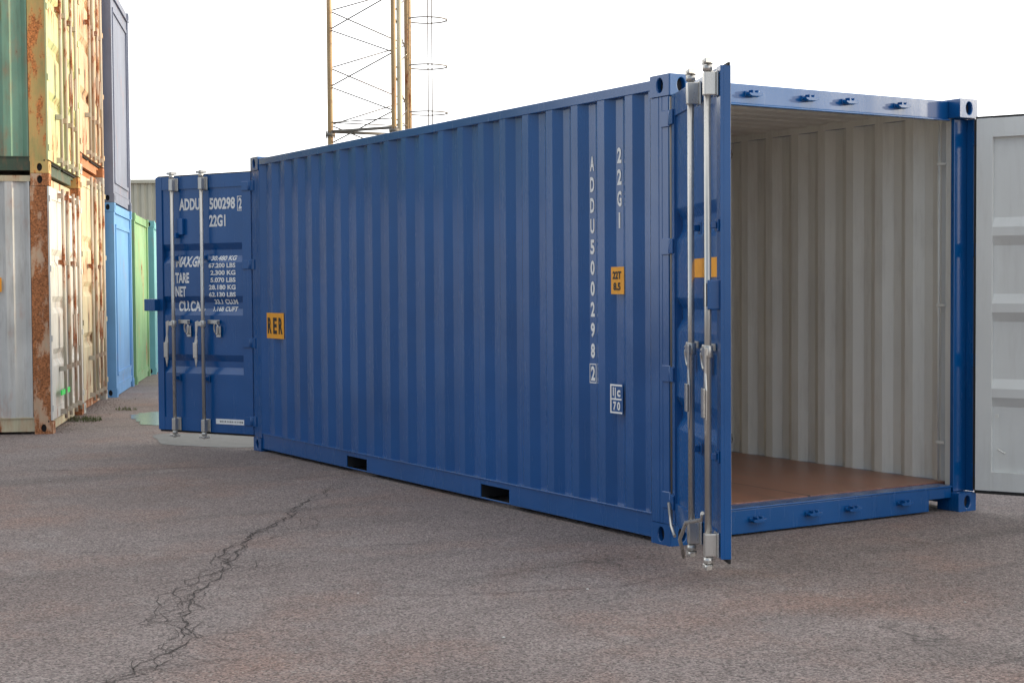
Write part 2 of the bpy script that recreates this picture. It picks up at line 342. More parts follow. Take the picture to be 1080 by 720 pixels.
def door(root, side, far, ang, H, mo, mi_, Ln, detail=2, gear=None, rods=(.62,1.0), lod_lock=False, hh=1.12):
    """one leaf. side 0: hinged at y=0, side 1: hinged at y=W. ang = degrees open"""
    gear = gear or M['galv']
    zb, zt = ZB, H-ZT
    if not far: s, a0, px = ((-1, 90-ang, 0) if side == 0 else (1, -90+ang, 0))
    else: s, a0, px = ((1, 90+ang, -Ln) if side == 0 else (-1, -90-ang, -Ln))
    off = .012
    fn = lambda u, n, z: (u, s*n, z)
    mb = MB(fn)
    # frame members: outer faces blue, inner (n=-.05) pale
    h0 = .0 if (far or detail < 2) else .042
    def member(u0,u1,z0,z1,fl,fr):
        mb.box(u0,u1, -.018,-.002, z0,z1, 0); mb.box(max(.006,u0) if (u0 == h0 and h0 == 0) else (.006 if u0 == h0 else u0),u1, -.052,-.0182, z0,z1, (0,0,1,0,fl,fr))
    member(h0,.105,zb,zt,0,1); member(DW-.075,DW,zb,zt,1,0)
    for z0, z1, q0, q1 in ((zb, zb+.12, 0, 1), (zt-.12, zt, 1, 0)):
        mb.box(.105, DW-.075, -.018, -.0045, z0+.001, z1-.001, 0); mb.box(.105, DW-.075, -.050, -.0182, z0+.001, z1-.001, (q0,q1,1,0,0,0))
    P = rib_profile(zb, zt)
    u0, u1 = .104, DW-.073
    vo = [(u, -d, z) for z, d in P for u in (u0,u1)]; vi = [(u, -d-.004, z) for z, d in P for u in (u0,u1)]
    n = len(P)
    mb.add(vo, [(2*i,2*i+1,2*i+3,2*i+2) for i in range(n-1)], 0)
    mb.add(vi, [(2*i,2*i+1,2*i+3,2*i+2) for i in range(n-1)], 1)
    for z_ in (1.62, 1.09, .615):                       # blue end plates closing each pressed rib
        z_ = zt - z_*(zt-zb)/2.32
        for a_, b_ in ((.1052,.1062),(DW-.0762,DW-.0752)): mb.prism([(-.0135,z_-.175),(-.0455,z_-.115),(-.0455,z_-.06),(-.0135,z_)], a_, b_, ax=0)
    d = mb.build('door', [mo, mi_], root, bevel=.003 if detail > 1 else 0, seg=1)
    d.location = (px, 0 if side == 0 else W, 0); d.rotation_euler = (0,0,R(a0))
    k = MB(fn)                                         # rubber seal round the leaf
    near_edge = (not far) and side == 0 and ang > 0
    for (a,b,c,e) in ((.0,DW+.008,zb-.02,zb),(.0,DW+.008,zt,zt+.013))+(() if near_edge else ((DW,DW+.010,zb-.02,zt+.013),)):
        k.box(a,b,-.047,-.036,c,e)
    if h0: k.box(-.002,h0-.001,-.0178,-.013,zb,zt); k.box(-.012,.005,-.040,-.022,zb,zt)  # wider strip paints the hinge groove's shade black; narrow one closes the gap
    k.build('seal', M['rubber'], d)
    for ru in rods:
        r = MB(fn); n0 = .046
        z0, z1 = zb-.058, zt+.040
        r.tube([(ru,n0,z0+.03),(ru,n0,z1-.03)], .0170, 12)
        ro = r.build('lock_rod', gear, d)
        if detail > 1:
            for zc, zz in ((z0, 1), (z1, -1)):          # cam and its bearing housing
                c = MB(fn)
                c.box(ru-.022,ru+.022, .008,.066, zc+zz*.12-.055, zc+zz*.12+.055)
                c.box(ru-.040,ru+.040, .000,.010, zc+zz*.12-.06, zc+zz*.12+.06)
                c.build('rod_bracket', gear, ro, bevel=.006)
                c = MB(fn)
                c.tube([(ru,n0,zc+zz*.06),(ru,n0,zc+zz*.03)], .024, 12)
                c.tube([(ru,n0,zc+zz*.026),(ru,n0,zc)], .019, 12)
                c.prism([(ru-.05,n0-.022),(ru-.01,n0-.030),(ru+.036,n0-.012),(ru+.05,n0+.020),(ru+.018,n0+.006),(ru-.018,n0+.026),(ru-.03,n0+.004)], zc+zz*.004, zc+zz*.028)
                c.build('cam', gear, ro, bevel=.003, seg=1)
            for zc in (.62, 1.72):
                c = MB(fn); c.box(ru-.035,ru+.035,-.002,.006,zc-.03,zc+.03); c.box(ru-.018,ru+.018,.006,.036,zc-.016,zc+.016)
                c.build('rod_guide', mo, ro, bevel=.004)
            # hub, handle hanging down, catch with ring
            c = MB(fn)
            c.tube([(ru,n0,hh-.03),(ru,n0,hh+.03)], .026, 12)
            c.box(ru-.012,ru+.055, n0+.012,n0+.03, hh-.02,hh+.02)
            c.prism([(ru+.030,hh+.03),(ru+.070,hh+.02),(ru+.066,hh-.10),(ru+.084,hh-.18),(ru+.080,hh-.32),(ru+.062,hh-.40),(ru+.044,hh-.32),(ru+.040,hh-.18),(ru+.046,hh-.10)], n0+.022, n0+.032, ax=1)
            c.prism([(ru+.036,hh-.17),(ru+.088,hh-.17),(ru+.086,hh-.31),(ru+.038,hh-.31)], n0+.034, n0+.044, ax=1)
            c.build('handle', gear, ro, bevel=.004)
            c = MB(fn)
            c.box(ru-.16,ru-.02,.0,.008,hh+.0,hh+.035)
            c.tube([(ru-.15,.004,hh+.018),(ru-.15,.04,hh+.018)], .011, 8)
            ring = [(ru-.15+.026*math.sin(t_), .035+.006*math.cos(t_), hh-.045+.05*math.cos(t_)) for t_ in [2*PI*i/14 for i in range(15)]]
            c.tube(ring, .008, 6, caps=False)
            c.box(ru-.175,ru-.125,.0,.010,hh-.12,hh-.02)
            c.build('handle_catch', gear, ro, bevel=.002, seg=1)
        else:
            for zc in (z0+.1, z1-.1, .62, 1.72):
                c = MB(fn); c.box(ru-.035,ru+.035,-.006,.055,zc-.025,zc+.025); c.build('rod_bracket', gear, ro)
            c = MB(fn); c.box(ru+.02,ru+.07,.03,.045,hh-.3,hh+.05); c.build('handle', gear, ro)
    # hinges
    for i in range(4):
        z = zb + .12 + i*(zt-zb-.24)/3
        h = MB(fn); hw = .040 if detail > 1 else .03
        if detail > 1:
            h.box(.012,.10,-.002,.010,z-hw,z+hw); h.tube([(.016,-.008,z-hw),(.016,-.008,z+hw)], .021, 12)
        else: h.box(.0,.075,-.002,.010,z-hw,z+hw)
        h.build('hinge', mo, d, bevel=.003 if detail > 1 else 0, seg=1)
    return d, fn
def casting(root, x, y, z, sx, sy, mt, hd=True):
    """ISO corner fitting: box shell with oval apertures. (x,y) outer corner, sx/sy direction inwards"""
    lx, ly, lz = .178, .162, .118
    bm = bmesh.new()
    def P(u,v,q,fc): return {'x': (x, y+sy*u, z+v), 'y': (x+sx*u, y, z+v)}[fc]
    mb = MB()
    def face_with_hole(w_, fc, depthdir):
        cx, cz, rx, rz = w_*.5, lz*.5, .027, .040
        n = 16; ov = [(cx+rx*math.cos(2*PI*i/n+PI/4), cz+rz*math.sin(2*PI*i/n+PI/4)) for i in range(n)]
        sq = [(w_,lz),(0,lz),(0,0),(w_,0)]
        outer = []
        for i in range(n):
            k = i*4/n; a = sq[int(k)%4]; b = sq[(int(k)+1)%4]; t_ = k-int(k); outer.append((a[0]+(b[0]-a[0])*t_, a[1]+(b[1]-a[1])*t_))
        vs = [P(u,v,0,fc) for u,v in outer]+[P(u,v,0,fc) for u,v in ov]
        ins = [tuple(p[j]+depthdir[j]*.03 for j in range(3)) for p in vs[n:]]
        mb.add(vs+ins, [(i,(i+1)%n,n+(i+1)%n,n+i) for i in range(n)]+[(n+i,n+(i+1)%n,2*n+(i+1)%n,2*n+i) for i in range(n)])
    face_with_hole(ly, 'x', (sx,0,0)); face_with_hole(lx, 'y', (0,sy,0))
    X1, Y1 = x+sx*lx, y+sy*ly
    mb.add([(x,y,z),(X1,y,z),(X1,Y1,z),(x,Y1,z)], [(0,1,2,3)]); mb.add([(x,y,z+lz),(X1,y,z+lz),(X1,Y1,z+lz),(x,Y1,z+lz)], [(0,1,2,3)])
    mb.add([(X1,y,z),(X1,Y1,z),(X1,Y1,z+lz),(X1,y,z+lz)], [(0,1,2,3)]); mb.add([(x,Y1,z),(X1,Y1,z),(X1,Y1,z+lz),(x,Y1,z+lz)], [(0,1,2,3)])
    # near-black block: the hollow's shade put in as colour
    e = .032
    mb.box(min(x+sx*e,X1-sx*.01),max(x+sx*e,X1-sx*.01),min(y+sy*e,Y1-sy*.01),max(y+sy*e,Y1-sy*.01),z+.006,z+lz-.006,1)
    return mb.build('corner_casting', [mt, M['dark']], root, bevel=.006 if hd else 0, recalc=True)
def container(root, mo, mi_, Ln=6.058, H=2.591, doors=(), far_doors=(), near_wall=False, far_wall=True, detail=2, post=None, rail=None, pockets=True, side_mat=None, gear=None, door_mat=None, smooth_side=False, floor=True, rods=(.62,1.0), far_rods=(.54,.90)):
    post = post or mo; rail = rail or mo; sm_ = side_mat or mo
    hd = detail > 1; bv = .004 if hd else 0
    for x, sx in ((0,-1),(-Ln,1)):
        for y, sy in ((0,1),(W,-1)):
            for z in (0, H-.118): casting(root, x, y, z, sx, sy, post, hd)
    # posts
    for x, sx in ((0,-1),(-Ln,1)):
        dr = (x == 0 and doors) or (x != 0 and far_doors)
        for y, sy in ((0,1),(W,-1)):
            mb = MB(); z0, z1 = .119, H-.119; q = .006
            def bb(u0,u1,v0,v1): xs = sorted((x+sx*u0,x+sx*u1)); ys = sorted((y+sy*v0,y+sy*v1)); mb.box(*xs,*ys,z0,z1)
            if dr:
                bb(.075,.105,.006,.128)      # main channel
                xs = sorted((x+sx*.1052,x+sx*.185)); ys = sorted((y+sy*.0062,y+sy*.085)); mb.box(*xs,*ys,z0,z1,(0,0,1,0,0,0) if sy < 0 else (0,0,0,1,0,0))
                bb(.016,.0755,.0055,.016)   # outer J-bar
            else: bb(.010,.165,.006,.14)
            mb.build('corner_post', [post, mi_], root, bevel=bv)
    if hd:                                   # hinge lugs welded to the posts
        for x, sx, dr in ((0,-1,doors),(-Ln,1,far_doors)):
            for y, sy in ((0,1),(W,-1)):
                for i in range(4):
                    if not dr: break
                    z = ZB+.12 + i*(H-ZT-ZB-.24)/3; mb = MB()
                    mb.box(*sorted((x+sx*.075, x-sx*.004)), *sorted((y-sy*.004, y+sy*.010)), z-.045, z+.045)
                    mb.box(*sorted((x+sx*.018, x-sx*.030)), *sorted((y+sy*.0115, y+sy*.036)), z-.044, z+.044)
                    mb.build('hinge_lug', mo, root, bevel=.003, seg=1)
    # headers and sills
    for x, sx, dr in ((0,-1,doors or not near_wall),(-Ln,1,bool(far_doors))):
        rec = .095 if dr else .02
        mb = MB(); xs = sorted((x+sx*rec, x+sx*(rec+.10)))
        mb.box(*xs, .1625, W-.1625, H-.122, H-.010)
        xs2 = sorted((x+sx*(rec-.018), x+sx*(rec+.006))); mb.box(*xs2, .1635, W-.1635, H-.134, H-.1225)   # drip lip
        hdr = mb.build('header', rail, root, bevel=bv)
        mb = MB(); r2 = .060 if dr else .02; a, b = x+sx*r2, x+sx*(r2+.12)
        xs = sorted((a,b))
        mb.box(*xs, .36, W-.36, .012, .150); mb.box(*xs, .163, .36, .085, .1495); mb.box(*xs, W-.36, W-.163, .085, .1495)
        xs = sorted((x+sx*(r2-.004), x+sx*(r2+.135))); mb.box(*xs, .1505, W-.1505, .150, .162)
        sl = mb.build('sill', rail, root, bevel=bv)
        if dr and hd:
            for yc in (.66, 1.09, 1.41, 1.845):
                for zc, par, xf in ((H-.066, hdr, x+sx*rec), (.087, sl, x+sx*r2)):
                    c = MB()
                    def q3(u0,u1,v0,v1,w0,w1): xx = sorted((xf-sx*u0, xf-sx*u1)); c.box(*xx, yc+v0, yc+v1, zc+w0, zc+w1)
                    q3(-.002,.010,-.05,.05,-.013,.013)
                    c.prism([(yc-.050,zc-.006),(yc-.030,zc-.014),(yc+.030,zc-.014),(yc+.052,zc-.004),(yc+.050,zc+.008),(yc+.022,zc+.004),(yc+.024,zc+.021),(yc+.012,zc+.021),(yc+.008,zc+.006),(yc-.010,zc+.006),(yc-.016,zc+.021),(yc-.028,zc+.021),(yc-.026,zc+.004),(yc-.050,zc+.004)], *sorted((xf-sx*.010, xf-sx*.048)), ax=0)
                    c.build('cam_keeper', mo, par, bevel=.002, seg=1)
    # side rails
    for y, sy in ((0,1),(W,-1)):
        mb = MB(); ys = sorted((y+sy*.006, y+sy*.050))
        mb.box(-Ln+.179, -.179, *ys, H-.078, H-.020, (0,0,1,0,0,0) if sy < 0 else (0,0,0,1,0,0))
        mb.build('top_rail', [rail, mi_], root, bevel=bv)
        mb = MB(); ys = sorted((y+sy*.014, y+sy*.022)); yl = sorted((y+sy*.004, y+sy*.048)); yb = sorted((y+sy*.0145, y+sy*.06))
        segs = [(-Ln+.179, -.179)]
        if pockets and Ln < 7: segs = [(-Ln+.179,-4.158),(-3.806,-2.086),(-1.723,-.179)]
        for a, b in segs: mb.box(a,b,*ys,.032,.158); mb.box(a,b,*yb,.026,.034)
        mb.box(-Ln+.1795,-.1795,*yl,.1565,.166)
        if pockets and Ln < 7:
            for a, b in ((-4.158,-3.806),(-2.086,-1.723)): mb.box(a+.0002,b-.0002,*ys,.122,.1562); mb.box(a+.0002,b-.0002,*ys,.0262,.036)
        if pockets and Ln < 7:
            for a, b in ((-4.158,-3.806),(-2.086,-1.723)):
                yy = sorted((y+sy*.022, y+sy*1.0))
                mb.box(a-.006,a,*yy,.03,.155,1); mb.box(b,b+.006,*yy,.03,.155,1); mb.box(a+.001,b-.001,*sorted((y+sy*.0225,y+sy*1.0)),.146,.154,1); mb.box(a-.006,b+.006,*sorted((y+sy*.30,y+sy*.31)),.03,.15,1)  # pocket walls near-black: the shade inside is put into their colour
        mb.build('bottom_rail', [rail, M['dark']], root, bevel=.002 if hd else 0, seg=1)
        P = corr_points(Ln) if not smooth_side else [(-.19,.004),(-Ln+.17,.004)]
        mb = MB(); n = len(P); yo = .010; th = .003
        vo = [(a, y+sy*(yo+d), z) for a, d in P for z in (.160,H-.075)]; vi = [(a, y+sy*(yo+d+th), z) for a, d in P for z in (.160,H-.075)]
        f = [(2*i,2*i+1,2*i+3,2*i+2) for i in range(n-1)]
        mb.add(vo, f if sy > 0 else [q[::-1] for q in f], 0); mb.add(vi, [q[::-1] for q in f] if sy > 0 else f, 1)
        mb.build('side_wall', [sm_, mi_], root, recalc=False)
    # roof
    mb = MB(); n = int((Ln-.3)/.209); P = []
    for i in range(n):
        a = -.15 - i*.209; P += [(a,.0),(a-.09,.0),(a-.105,-.009),(a-.194,-.009)]
    P.append((-Ln+.1,0))
    for dz, k in ((0,0),(-.003,1)):
        vs = [(a, yy, H-.022+d+dz) for a, d in P for yy in (.05, W-.05)]
        mb.add(vs, [(2*i,2*i+1,2*i+3,2*i+2) for i in range(len(P)-1)], k)
    mb.build('roof', [mo, mi_], root, recalc=False)
    if floor:
        mb = MB(); mb.box(-Ln+.19,-.197,.05,W-.05,.137,.1675); mb.build('floor', M['wood'], root)
        mb = MB()
        for i in range(int(Ln/.3)-1):
            a = -.45-i*.3
            if pockets and Ln < 7 and (-4.20 < a < -3.76 or -2.13 < a < -1.68): continue
            mb.box(a-.02,a+.02,.065,W-.065,.03,.136)
        mb.build('crossmember', M['dark'], root)
    for x, sx, wl in ((0,-1,near_wall),(-Ln,1,far_wall and not far_doors)):
        if wl:
            mb = MB(); P = []; yy = .13; a = x+sx*.03
            if smooth_side:
                P = [(.13,.0),(W-.13,.0)]
            else:
                while yy < W-.13-.2: P += [(yy,0),(yy+.07,0),(yy+.11,.03),(yy+.18,.03)]; yy += .22
                P.append((W-.13,0))
            for dd, k in ((0,0),(.003,1)):
                vs = [(a+sx*(d+dd), yv, z) for yv, d in P for z in (.15,H-.11)]
                f = [(2*i,2*i+1,2*i+3,2*i+2) for i in range(len(P)-1)]
                mb.add(vs, f, k)
            if smooth_side:
                for z in (.30, H-.30): mb.box(*sorted((a, a-sx*.02)), .30, W-.30, z-.025, z+.025)
                for yv in (.30, W-.30): mb.box(*sorted((a, a-sx*.019)), yv-.02, yv+.02, .30, H-.30)
            mb.build('end_wall', [door_mat or mo, mi_], root, recalc=False)
    res = []
    for side, an in enumerate(doors): res.append(door(root, side, False, an, H, door_mat or mo, mi_, Ln, detail, gear, rods))
    for side, an in enumerate(far_doors): res.append(door(root, side, True, an, H, door_mat or mo, mi_, Ln, detail, gear, far_rods))
    return res

# ------------------------------------------------------------------ the blue container
main_c = thing('shipping_container', 'clean blue shipping container with its doors open standing in the middle of the yard', 'shipping container')
B = container(main_c, M['blue'], M['inner'], doors=(115.8,115.5), far_doors=(117,0), rods=(.73,1.09))
(near_l, fnA), (near_r, fnB), (far_l, fnC), (far_r, fnD) = B
# inside: lashing rings, corner rod
for x, z in ((-2.35,2.42),(-2.35,.26),(-4.3,2.42),(-4.3,.26)):
    mb = MB(); mb.tube([(x+.03*math.cos(t_), W-.058, z+.03*math.sin(t_)) for t_ in [2*PI*i/12 for i in range(13)]], .006, 6, caps=False); mb.box(x-.012,x+.012,W-.065,W-.045,z+.02,z+.045)
    mb.build('lashing_ring', M['pin'], main_c)
for y in (.09, W-.09):
    mb = MB(); mb.tube([(-.235,y,.17),(-.235,y,2.46)], .007, 8)
    for z in (.42,1.3,2.2): mb.box(-.25,-.18,y-.008,y+.008,z-.008,z+.008)
    mb.build('lashing_bar', M['inner'], main_c)
# hinge rod down the near post
for y, nm in ((-.018,'hinge_rod'),):
    mb = MB(); mb.tube([(.016,-.010,.14),(.016,-.010,2.46)], .012, 10)
    fn_ = fnA; mb.v = [fn_(*p_) for p_ in mb.v]; mb.build(nm, M['pin'], near_l)
# markings on the long side
YF = lambda x, z: Vector((x, .010 + corr_depth(x) - .0025, z))
breaks = [p[0] for p in corr_points(6.058)]
def vcol(name, s, xc, ztop, dz, h, wd, boxed=False):
    it = []; bx = []
    for i, ch in enumerate(s):
        z = ztop - h - i*dz; w_ = wd*(.35 if ch in '1I' else 1)
        if boxed and i == len(s)-1: z -= .012
        it.append((ch, xc-w_/2, z, w_, h))
        if boxed and i == len(s)-1: bx.append((xc-wd/2-.014, z-.014, xc+wd/2+.014, z+h+.014, .006))
    marking(name, it, M['white'], main_c, YF, breaks, (), bx)
vcol('serial_number', 'ADDU5002982', -.805, 2.203, .1230, .088, .042, True)
vcol('size_code', '22G1', -.530, 2.232, .1245, .090, .042)
def label_plate(name, x0,x1,z0,z1, items, parent=None, off=.004, follow=True, pm='orange', tm='black', boxes=()):
    P = [x1]+[b for b in breaks if x0 < b < x1]+[x0]; P.sort()
    if not follow: P = [x0,x1]
    mb = MB(); yy = lambda x: .010 + corr_depth(x) - off if follow else off
    vs = [(x, yy(x), z) for x in P for z in (z0,z1)]+[(x, yy(x)+.0025, z) for x in P for z in (z0,z1)]; n = len(P)
    f = [(2*i,2*i+2,2*i+3,2*i+1) for i in range(n-1)]
    mb.add(vs, f+[tuple(2*n+j for j in q[::-1]) for q in f]+[(2*i,2*n+2*i,2*n+2*i+2,2*i+2) for i in range(n-1)]+[(2*i+1,2*i+3,2*n+2*i+3,2*n+2*i+1) for i in range(n-1)]+[(0,1,2*n+1,2*n),(2*n-2,4*n-2,4*n-1,2*n-1)])
    pl = mb.build(name, M[pm], main_c)
    marking('lettering', items, M[tm], pl, lambda x, z: Vector((x, yy(x)-.002, z)), breaks if follow else (), (), boxes)
    return pl
label_plate('rental_label', -5.725,-5.352,1.005,1.225, [('R',-5.700,1.045,.085,.14),('E',-5.580,1.045,.080,.14),('R',-5.462,1.045,.085,.14)], follow=False, off=.004)
label_plate('height_label', -.572,-.445,1.388,1.545, [('22T',-.555,1.475,.085,.045),('8.5',-.548,1.410,.07,.045)], follow=False, off=.012)
# IIC 70 plate mark: brackets and letters
label_plate('railway_mark', -.580,-.452,.695,.873, [('i',-.548,.800,.010,.052),('c',-.507,.797,.034,.040),('7',-.545,.718,.030,.050),('0',-.506,.718,.030,.050)],
    follow=False, off=.006, pm='blue', tm='white', boxes=[(-.574,.700,-.562,.868,None),(-.562,.858,-.456,.868,None),(-.562,.700,-.456,.710,None),(-.562,.778,-.462,.787,None),(-.528,.787,-.519,.850,None)])
# markings on the far left leaf (seen from outside, reading direction = from free edge to hinge)
H0 = 2.591; RP = rib_profile(ZB, H0-ZT)
def dd(z):
    for (a,da),(b,db) in zip(RP[:-1],RP[1:]):
        if a <= z <= b: return da+(db-da)*(z-a)/(b-a)
    return .0045
FC = lambda t_, z: Vector((DW - t_, (-dd(z) + .0025), z))
tcut = [z for z, _ in RP]
g = [('ADDU',.285,2.152,.255,.108),('500298',.655,2.148,.305,.108),('2',1.000,2.146,.040,.100),('22G1',.650,1.995,.195,.108),
     ('MAX.GR.',.235,1.635,.330,.100),('TARE',.225,1.490,.170,.095),('NET',.225,1.365,.130,.095),('CU.CAP.',.235,1.232,.330,.095)]
for nm_, sel in (('owner_code', g[:1]), ('serial_number', g[1:2]), ('check_digit', g[2:3]), ('size_code', g[3:4]), ('gross_mass_heading', g[4:5]), ('tare_heading', g[5:6]), ('net_heading', g[6:7]), ('capacity_heading', g[7:8])):
    marking(nm_, sel, M['white'], far_l, FC, (), tcut, [(.985,2.130,1.062,2.262,.007)] if nm_ == 'check_digit' else ())
sm = []
for i, s_ in enumerate(('30.480 KG','67.200 LBS','2.300 KG','5.070 LBS','28.180 KG','62.130 LBS','33.1 CU.M','1.168 CUFT')):
    z = 1.690 - i*.0655; k = {0:.655,1:.635,2:.655,3:.655,4:.635,5:.635,6:.680,7:.665}[i]
    sm.append((s_, k, z, .955-k, .044))
marking('weight_table', sm, M['white'], far_l, FC, (), tcut)
mb = MB(fnC); mb.box(.075,.44,-.0075,.0005,.215,.262); pl = mb.build('maker_plate', M['white'], far_l)
mb = MB(fnC)
for i in range(14): mb.box(.12+i*.02,.12+i*.02+rnd.uniform(.006,.014),.0005,.0012,.232,.246)
mb.build('plate_print', M['black'], pl)
mb = MB(fnC); mb.box(.80,.875,-.016,.020,1.93,2.08); mb.box(.86,.885,-.015,.045,1.90,1.95); mb.build('vent', M['blue'], far_l, bevel=.006)
mb = MB(fnC); mb.box(DW-.03,DW+.105,-.028,.060,1.235,1.345); mb.build('lock_box', M['blue'], far_l, bevel=.005)
# near left leaf: orange label and lock box, near right leaf plain
mb = MB(fnA); mb.box(.56,1.06,-.0165,-.010,1.475,1.570); pl = mb.build('height_label', M['orange'], near_l)
mb = MB(fnA); mb.box(DW-.115,DW-.02,-.010,.055,1.32,1.46); mb.build('lock_box', M['blue'], near_l, bevel=.005)
mb = MB(fnA); mb.box(DW-.118,DW-.112,-.002,.045,1.335,1.445); mb.box(DW-.100,DW-.035,.0545,.057,1.335,1.445); mb.build('lock_box_opening_shade', M['dark'], near_l)  # near-black plates paint the shade inside the lock box
mb = MB(fnA)
mb.tube([(.66,.07,.06),(.70,.10,.16),(.80,.09,.26),(.98,.05,.30),(1.03,.06,.34)], .010, 8); mb.build('door_holder', M['galv'], near_l)
mb = MB(fnA)
mb.tube([(.05,.02,.25),(.16,.03,.14),(.25,.03,.10)], .009, 8); mb.build('hook', M['galv'], near_l)
mb = MB(fnB); mb.tube([(.155,-.056,.40),(.155,-.075,.40),(.19,-.075,.38),(.19,-.056,.38)], .006, 6); mb.box(.13,.15,-.056,-.050,.60,.62); mb.build('hook', M['inner'], near_r)
# ------------------------------------------------------------------ container stacks on the left
YDIR = R(157.16) - PI/2      # rotation of a stacked box: local +Y runs away from the camera
def mats_for(name, rgb, rust, **k):
    return paint(name, rgb, .55, .18, rust, dirt=.45, dirtcol=(.16,.11,.07), **k)
G1 = 'containers stacked two high at the left edge'
teal = mats_for('faded_green_paint', (.21,.37,.25), .36); pale = mats_for('pale_green_paint', (.52,.56,.29), .40)
ochre = mats_for('rusty_ochre_paint', (.46,.38,.13), .70, rustcol=(.55,.20,.06)); cream = mats_for('cream_paint', (.50,.50,.45), .38); creamr = mats_for('rusty_cream_paint', (.50,.40,.28), .92, rustcol=(.34,.13,.05))
dgreen = mats_for('dark_green_paint', (.055,.085,.05), .25); red = mats_for('faded_orange_red_paint', (.50,.20,.08), .40); redd = mats_for('chalky_salmon_paint', (.58,.44,.28), .45)
lightgrey = mats_for('off_white_paint', (.60,.59,.55), .22); creamy = mats_for('yellowed_white_paint', (.56,.50,.33), .42)
oldgear = paint('rusty_gear', (.42,.40,.34), .6, .2, .5)
old_in = plain('old_inside', (.12,.12,.11), .8)
def stackbox(label, xy, z, mo, H=2.591, **k):
    t_ = thing('shipping_container', label, 'shipping container', (*xy, z), YDIR, G1)
    container(t_, mo, old_in, H=H, detail=1, floor=False, **k); return t_
P1, P2, P3, P4, P5 = (-8.635,-1.088), (-10.935,-.122), (-13.30,.99), (-15.80,2.06), (-18.28,3.18)
a1 = stackbox('off-white container with a rusty brown corner post at the bottom of the nearest stack', P1, 0, lightgrey, doors=(0,0), post=creamr, rail=creamy, door_mat=lightgrey, gear=oldgear, pockets=False)
a2 = stackbox('faded green container with an ochre rusty corner post on top of the nearest stack', P1, 2.595, teal, doors=(0,0), post=ochre, rail=dgreen, door_mat=pale, gear=oldgear, pockets=False)
b1 = stackbox('tall yellowed cream container with rusty door rods at the bottom of the second stack', P2, 0, creamy, H=2.896, doors=(0,0), post=cream, rail=creamr, door_mat=creamy, gear=oldgear, pockets=False)
b2 = stackbox('faded orange red container on top of the second stack', P2, 2.90, red, H=2.896, doors=(0,0), post=red, door_mat=redd, gear=oldgear, pockets=False)
mb_ = paint('bright_blue_paint', (.13,.32,.60), .5, .12, .06); mg_ = paint('violet_grey_paint', (.165,.19,.27), .5, .12, .05, dirt=.3)
mgr = paint('leaf_green_paint', (.20,.38,.19), .5, .2, .2); mcy = paint('turquoise_paint', (.16,.42,.47), .5, .15, .1); mbr = mats_for('brown_paint', (.16,.07,.04), .6)
c1 = stackbox('bright blue smooth-sided container on the ground under the violet grey one', P3, 0, mb_, near_wall=True, smooth_side=True, pockets=False)
c2_ = stackbox('violet grey smooth-sided container on top of the bright blue one', P3, 2.595, mg_, H=2.896, near_wall=True, smooth_side=True, pockets=False)
d1 = stackbox('leaf green container standing between the bright blue and turquoise containers', P4, 0, mgr, near_wall=True, pockets=False)
e1 = stackbox('turquoise container farthest back in the row, beside the far open door', P5, 0, mcy, near_wall=True, pockets=False)
for t_ in (c1, c2_, d1, e1): t_['group'] = 'containers standing behind the left stacks'
near_r.data.materials[1] = paint('door_lining_paint', (.66,.67,.65), .5, .05, 0, dirt=.16, dirtcol=(.25,.21,.16), wave=.2)
# unseen row added at right to shade the foreground from the low sun
GX = math.atan2(-.45, .89)
for i, (col_, nm_) in enumerate((('teal','faded green'),('cream','cream'),('red','orange red'),('blue','pale blue'))):
    mm_ = {'teal':teal,'cream':cream,'red':red,'blue':mb_}[col_]
    k_, l_ = i//2, i%2
    q_ = Vector((-7.5,31.5,0)) + Vector((.89,-.45,0)).normalized()*12.35*(k_+1)
    t_ = thing('shipping_container', f'long {nm_} container {"on top of" if l_ else "at the bottom of"} the {"farther" if k_ == 0 else "nearer"} unseen stack added to shade the yard', 'shipping container', (q_.x,q_.y,2.595*l_), GX, 'long unseen containers added to shade the yard')
    container(t_, mm_, old_in, Ln=12.19, doors=(0,0), detail=1, floor=False, pockets=False, gear=oldgear)
# stickers on the nearest stack's long side and green tape on its door
def sticker(par, x0,x1,z0,z1, y=.002):
    mb = MB(); mb.box(x0,x1,y,y+.003,z0,z1); s_ = mb.build('warning_label', M['orange'], par)
    mb = MB(); mb.box(x0+.02,x1-.02,y-.002,y-.0005,z0+.03,z0+.05); mb.box(x0+.02,x1-.02,y-.002,y-.0005,z1-.05,z1-.03); mb.build('label_stripe', M['black'], s_)
sticker(a1, -.60,-.47,1.42,1.56); sticker(a2, -.58,-.44,1.50,1.68)
mb = MB(); mb.box(-.60,-.50,.004,.007,1.75,1.85); mb.build('notice', M['white'], a1)
mb = MB(); mb.box(.03,.045,.35,.95,.36,.41); mb.build('tape', plain('green_tape', (.05,.75,.12), .5), a1)

# ------------------------------------------------------------------ cream shed far behind
def place(l, D):
    f = Vector((fw.x,fw.y,0)).normalized(); r_ = Vector((f.y,-f.x,0)); return Vector((CAM.x,CAM.y,0))+r_*l+f*D
sh = thing('storage_shed', 'cream corrugated metal shed far behind the green container', 'shed', place(-9.5,43), math.atan2(rt.y, rt.x))
mshed = paint('cream_sheet', (.55,.53,.42), .6, .08, .0)
mb = MB(); n = 70
prof = []
for i in range(n): a = -4 + i*.2; prof += [(a,0),(a+.09,0),(a+.11,.04),(a+.18,.04)]
vs = [(a,d,z) for a, d in prof for z in (0,4.45)]; mb.add(vs, [(2*i,2*i+1,2*i+3,2*i+2) for i in range(len(prof)-1)])
mb.box(-4,prof[-1][0],.06,6,0,4.4); mb.build('wall', mshed, sh, recalc=False)
mb = MB(); mb.box(-4.1,prof[-1][0]+.1,-.08,6.1,4.45,4.55); mb.build('roof', mshed, sh)

